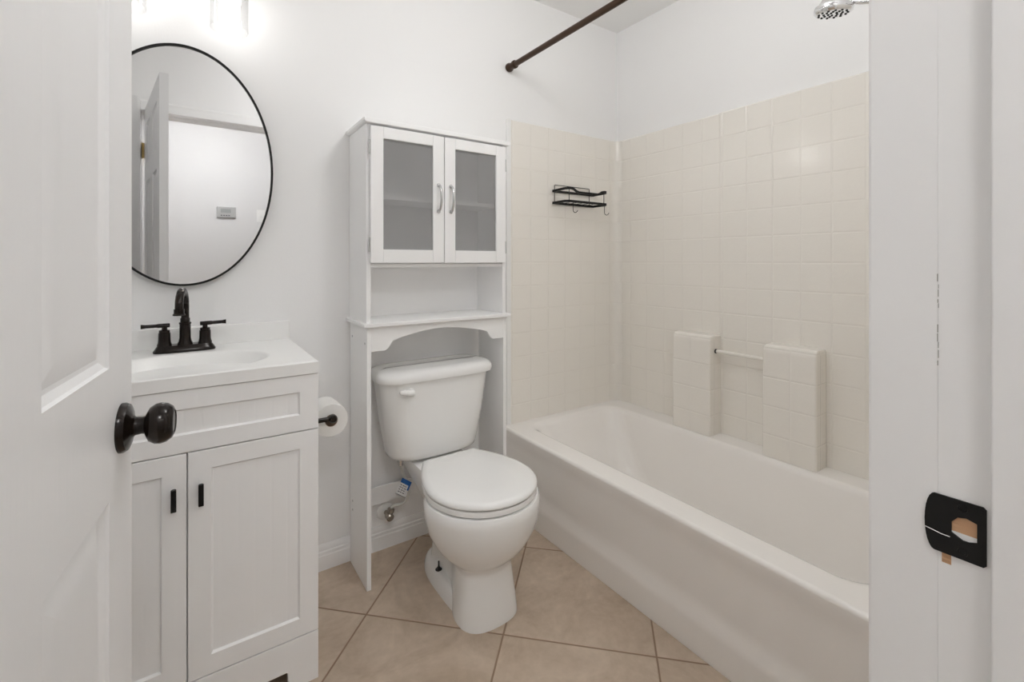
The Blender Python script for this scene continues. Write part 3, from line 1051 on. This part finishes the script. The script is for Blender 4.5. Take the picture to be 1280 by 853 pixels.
def oval(rx, rz, y):
    return [(MX + rx * math.cos(2 * PI * i / N_), y, MZ + rz * math.sin(2 * PI * i / N_)) for i in range(N_)]


yf_ = B - 0.0255
fr = [oval(MRX - 0.0065, MRZ - 0.0065, B - 0.003), oval(MRX, MRZ, B - 0.003), oval(MRX, MRZ, yf_ + 0.001), oval(MRX - 0.001, MRZ - 0.001, yf_), oval(MRX - 0.0055, MRZ - 0.0055, yf_), oval(MRX - 0.0065, MRZ - 0.0065, yf_ + 0.001), oval(MRX - 0.0065, MRZ - 0.0065, B - 0.003)]
obj('frame', loft(bmesh.new(), fr, False, False), black_metal, mi, smooth=30)
MYAW = math.radians(0.0)
bm = loft(bmesh.new(), [oval(MRX - 0.0065, MRZ - 0.0065, B - 0.006), oval(MRX - 0.0065, MRZ - 0.0065, yf_ + 0.006)])
obj('glass', bm, mirror_glass, mi, smooth=0)

# ------------------------------------------------------------------ vanity light
LXC, LY = -0.024, 1.70
vl = thing('vanity_light', 'two bulb vanity light with clear glass shades above the oval mirror', 'light', (LXC, B, 2.05))
obj('wall_plate', bx(LXC - 0.19, LXC + 0.19, B - 0.022, B - 0.0005, 2.075, 2.165), black_metal, vl, bevel=0.004)
for s in (-1, 1):
    lx = LXC + s * 0.1275
    ar = bmesh.new()
    tube(ar, smooth_path([(lx, B - 0.02, 2.12), (lx, LY + 0.05, 2.12), (lx, LY + 0.01, 2.115), (lx, LY, 2.09)], 5), 0.008, 12)
    lathe(ar, [(0.020, 0.0), (0.024, 0.004), (0.024, 0.05), (0.012, 0.058), (0, 0.058)], (lx, LY, 2.045), (0, 0, 1), 24)
    arm = obj('lamp_arm', ar, black_metal, vl, smooth=40)
    sh = bmesh.new()
    lathe_prof = [(0.022, 2.050), (0.040, 2.050), (0.0500, 2.040), (0.0525, 2.028), (0.0525, 1.868), (0.0518, 1.8665), (0.0500, 1.868), (0.0500, 2.027), (0.0480, 2.037), (0.039, 2.047), (0.022, 2.047)]
    rings = [[(lx + r * math.cos(2 * PI * i / 48), LY + r * math.sin(2 * PI * i / 48), z) for i in range(48)] for r, z in lathe_prof]
    loft(sh, rings, False, False)
    obj('glass_shade', sh, shade_glass, arm, smooth=40, label='clear glass cylinder shade')
    bl = lathe(bmesh.new(), [(0.0, -0.112), (0.014, -0.110), (0.024, -0.103), (0.0295, -0.092), (0.030, -0.080), (0.027, -0.064), (0.020, -0.048), (0.0145, -0.034), (0.013, -0.0)], (lx, LY, 2.044), (0, 0, 1), 28)
    obj('bulb', bl, bulb_mat, arm, smooth=60, label='lit bulb')

# ------------------------------------------------------------------ toilet paper holder and roll
ph = thing('paper_holder', 'dark bronze toilet paper holder fixed to the side of the vanity', 'paper holder', (0.295, 1.54, 0.642))
bm = bmesh.new()
lathe(bm, [(0.022, 0.0), (0.022, 0.004), (0.015, 0.008), (0.009, 0.012), (0.0075, 0.02), (0.007, 0.078), (0, 0.078)], (VX1 + 0.0002, 1.532, 0.652), (1, 0, 0), 24)
obj('post', bm, bronze, ph, smooth=35)
bm = lathe(bmesh.new(), [(0.0, -0.0155), (0.009, -0.0145), (0.0125, -0.009), (0.0125, 0.006), (0.009, 0.011), (0.0075, 0.014), (0.0075, 0.13), (0.0, 0.13)], (0.372, 1.532, 0.6519), (0, 1, 0), 24)
obj('roll_bar', bm, bronze, ph, smooth=35)
bm = lathe(bmesh.new(), [(0.0195, 0.0005), (0.0505, 0.0), (0.052, 0.002), (0.052, 0.100), (0.0505, 0.102), (0.0195, 0.1015)], (0.372, 1.548, 0.641), (0, 1, 0), 48)
bm.faces.ensure_lookup_table()
caps = [f for f in bm.faces if len(f.verts) > 8]
bmesh.ops.delete(bm, geom=caps, context='FACES_ONLY')
be = [e for e in bm.edges if len(e.link_faces) == 1]
bmesh.ops.bridge_loops(bm, edges=be)
rl = thing('toilet_roll', 'white toilet paper roll on the dark holder beside the vanity', 'toilet paper', (0.372, 1.548, 0.641))
obj('paper', bm, paper, rl, smooth=40)
bm = bmesh.new()
ringsA = [[(0.372 + r * math.cos(2 * PI * i / 36), y, 0.641 + r * math.sin(2 * PI * i / 36)) for i in range(36)] for r, y in ((0.0194, 1.5475), (0.0194, 1.650), (0.0184, 1.650), (0.0184, 1.5475), (0.0194, 1.5475))]
loft(bm, ringsA, False, False)
obj('core', bm, card, rl, smooth=40, label='brown cardboard core')

# ------------------------------------------------------------------ shower caddy
cd = thing('shower_caddy', 'black wire shower caddy with two hooks on the beige back wall', 'shower caddy', (1.64, B - TH, 1.45))
yw = B - TH - 0.0055
yfr = B - 0.122
xa, xb = 1.520, 1.760
bm = bmesh.new()
r_ = 0.0017
tube(bm, [(xa, yw, 1.437), (xa, yw, 1.531), (xa + 0.003, yw, 1.534), (xb - 0.003, yw, 1.534), (xb, yw, 1.531), (xb, yw, 1.437)], r_, 8)
for x in (xa + 0.002, xb):
    tube(bm, [(x, yfr, 1.440), (x, yfr, 1.506)], r_, 8)
for k in range(1, 6):
    x = xa + (xb - xa) * k / 6
    tube(bm, [(x, yw, 1.442), (x, yfr, 1.442)], 0.0011, 6)
obj('wire_frame', bm, black_metal, cd, smooth=50)
for zc, dip in ((1.502, True), (1.442, False)):
    pts = []
    f0, f1 = xa - 0.012, xb + 0.030
    pts.append((f0, yw, zc))
    pts.append((f0, yfr + 0.015, zc + (0.002 if dip else 0)))
    pts.append((f0 + 0.015, yfr, zc + (0.003 if dip else 0)))
    m_ = 16
    for k in range(1, m_):
        t_ = k / m_
        x = f0 + 0.015 + (f1 - f0 - 0.03) * t_
        dz = 0.0
        if dip:
            e = min(1, max(0, (t_ - 0.08) / 0.16)) * min(1, max(0, (0.92 - t_) / 0.16))
            dz = 0.003 - 0.017 * (3 * e * e - 2 * e ** 3)
        pts.append((x, yfr, zc + dz))
    pts.append((f1 - 0.015, yfr, zc + (0.003 if dip else 0)))
    pts.append((f1, yfr + 0.015, zc + (0.002 if dip else 0)))
    pts.append((f1, yw, zc))
    pts.append((f0, yw, zc))
    bm = tube(bmesh.new(), pts, 0, flat=(0.006, 0.0115))
    obj('rail', bm, black_metal, cd, smooth=0)
for x in (xa + 0.028, xb + 0.004):
    hk = smooth_path([(x, yfr, 1.437), (x, yfr, 1.402), (x + 0.001, yfr - 0.003, 1.391), (x + 0.006, yfr - 0.010, 1.386), (x + 0.011, yfr - 0.016, 1.391), (x + 0.013, yfr - 0.019, 1.397)], 5)
    obj('hook', tube(bmesh.new(), hk, 0.0016, 8), black_metal, cd, smooth=60)

# ------------------------------------------------------------------ shower curtain rod
RX, RZ = 1.249, 2.066
cr_ = thing('curtain_rod', 'dark bronze shower curtain rod spanning above the tub', 'curtain rod', (RX, 1.07, RZ))
obj('rod', tube(bmesh.new(), [(RX, B - 0.02, RZ), (RX, TE + 0.02, RZ)], 0.0128, 24), rod_bronze, cr_, smooth=50)
for y, s in ((B, -1), (TE, 1)):
    bm = lathe(bmesh.new(), [(0.0195, 0.0005), (0.0205, 0.003), (0.0205, 0.012), (0.0175, 0.020), (0.0150, 0.028), (0.0150, 0.042), (0.0185, 0.045), (0.0185, 0.055), (0.0145, 0.058), (0.0, 0.058)], (RX, y, RZ), (0, s, 0), 28)
    obj('end_cap', bm, rod_bronze, cr_, smooth=35)

# ------------------------------------------------------------------ shower head
SHX, SHY, SHZ = 1.600, 0.612, 1.889
sh_ = thing('shower_fixture', 'chrome shower head on a curved arm above the tub', 'shower head', (SHX, TE, 1.95))
ax = Vector((0.10, 0.13, -1)).normalized()
o_ = Vector((SHX, SHY, SHZ))
bm = lathe(bmesh.new(), [(0.0, -0.004), (0.044, -0.004), (0.050, -0.010), (0.0515, -0.018), (0.049, -0.027), (0.040, -0.034), (0.031, -0.050), (0.026, -0.066), (0.019, -0.075), (0.014, -0.088), (0, -0.088)], o_, ax, 40)
hd = obj('head', bm, chrome, sh_, smooth=35)
u_ = ax.cross(Vector((0, 0, 1))).normalized()
w_ = ax.cross(u_)
bm = bmesh.new()
for rr, cnt in ((0.012, 5), (0.024, 9), (0.037, 13)):
    for k in range(cnt):
        a = 2 * PI * k / cnt
        lathe(bm, [(0.0036, 0), (0.0031, 0.0022), (0, 0.0022)], o_ - ax * 0.0042 + (u_ * math.cos(a) + w_ * math.sin(a)) * rr, ax, 8)
obj('nozzles', bm, rubber, hd, smooth=0, label='dark rubber nozzles')
p0 = o_ - ax * 0.085
pts = [p0, p0 + Vector((0.004, -0.012, 0.012)), (1.607, 0.578, 1.965), (1.605, 0.55, 1.955), (1.602, 0.50, 1.925), (1.600, 0.43, 1.925), (1.600, 0.37, 1.945), (1.600, TE, 1.95)]
pts = [p0, p0 + Vector((0.002, -0.006, 0.010)), (SHX + 0.010, SHY - 0.045, 1.925), (SHX + 0.006, SHY - 0.08, 1.898), (SHX, SHY - 0.15, 1.885), (SHX, 0.38, 1.90), (SHX, TE + 0.004, 1.905)]
obj('shower_arm', tube(bmesh.new(), smooth_path(pts, 6), 0.0085, 16), chrome, sh_, smooth=60)
bm = lathe(bmesh.new(), [(0.031, 0.0005), (0.030, 0.004), (0.018, 0.010), (0.0, 0.010)], (SHX, TE, 1.905), (0, 1, 0), 28)
obj('wall_flange', bm, chrome, sh_, smooth=35)

# ------------------------------------------------------------------ hallway things seen in the mirror
th_ = thing('thermostat', 'grey thermostat on the hallway wall seen in the mirror', 'thermostat', (0.315, HALLY, 1.60))
tx_, tz_ = 0.315, 1.60
obj('body', bx(tx_ - 0.076, tx_ + 0.076, HALLY + 0.0005, HALLY + 0.022, tz_ - 0.05, tz_ + 0.05), plastic_grey, th_, bevel=0.004)
obj('display', bx(tx_ - 0.045, tx_ + 0.035, HALLY + 0.022, HALLY + 0.0235, tz_ - 0.005, tz_ + 0.03), mat('lcd', (0.30, 0.32, 0.31), 0.3), th_, smooth=0)
bm = bmesh.new()
for k in range(4):
    box(bm, tx_ - 0.045 + k * 0.02, tx_ - 0.033 + k * 0.02, HALLY + 0.022, HALLY + 0.025, tz_ - 0.034, tz_ - 0.026)
obj('buttons', bm, print_dark, th_, smooth=0)
sw = thing('light_switch', 'white light switch at the right edge of the mirror reflection', 'light switch', (0.595, HALLY, 1.53))
obj('cover_plate', bx(0.560, 0.632, HALLY + 0.0005, HALLY + 0.006, 1.525, 1.64), plastic_white, sw, bevel=0.002)
obj('toggle', bx(0.588, 0.604, HALLY + 0.006, HALLY + 0.016, 1.57, 1.595), plastic_white, sw, bevel=0.002)

# ------------------------------------------------------------------ added globe lamps, out of view, as fill light


def fill_lamp(name, label, x, y, r, h, watts, drop=0.061):
    t = thing(name, label, 'light', (x, y, CEIL))
    bm = lathe(bmesh.new(), [(r * 0.6, 0.0005), (r * 0.6, 0.020), (r * 0.5, 0.026), (0.02, 0.030), (0.02, drop - 0.0005), (0, drop - 0.0005)], (x, y, CEIL), (0, 0, -1), 40)
    obj('fill_lamp_plate', bm, plastic_white, t, smooth=35)
    pw = watts / (PI * 2 * PI * r * (r + h))
    n_ = 20
    bm = lathe(bmesh.new(), [(r * math.sin(PI * k / n_), drop + h * (1 - math.cos(PI * k / n_))) for k in range(n_ + 1)], (x, y, CEIL), (0, 0, -1), 40)
    obj('fill_globe', bm, emitter(name + '_glow', pw), t, smooth=60)


fill_lamp('hall_fill_lamp', 'added unseen globe fill light in the hallway behind the doorway', 0.15, -0.48, 0.14, 0.11, HALL_FILL_W)
fill_lamp('fill_lamp', 'added unseen globe fill light on a short stem under the bathroom ceiling', 0.85, 0.80, 0.13, 0.12, BATH_FILL_W, 0.14)
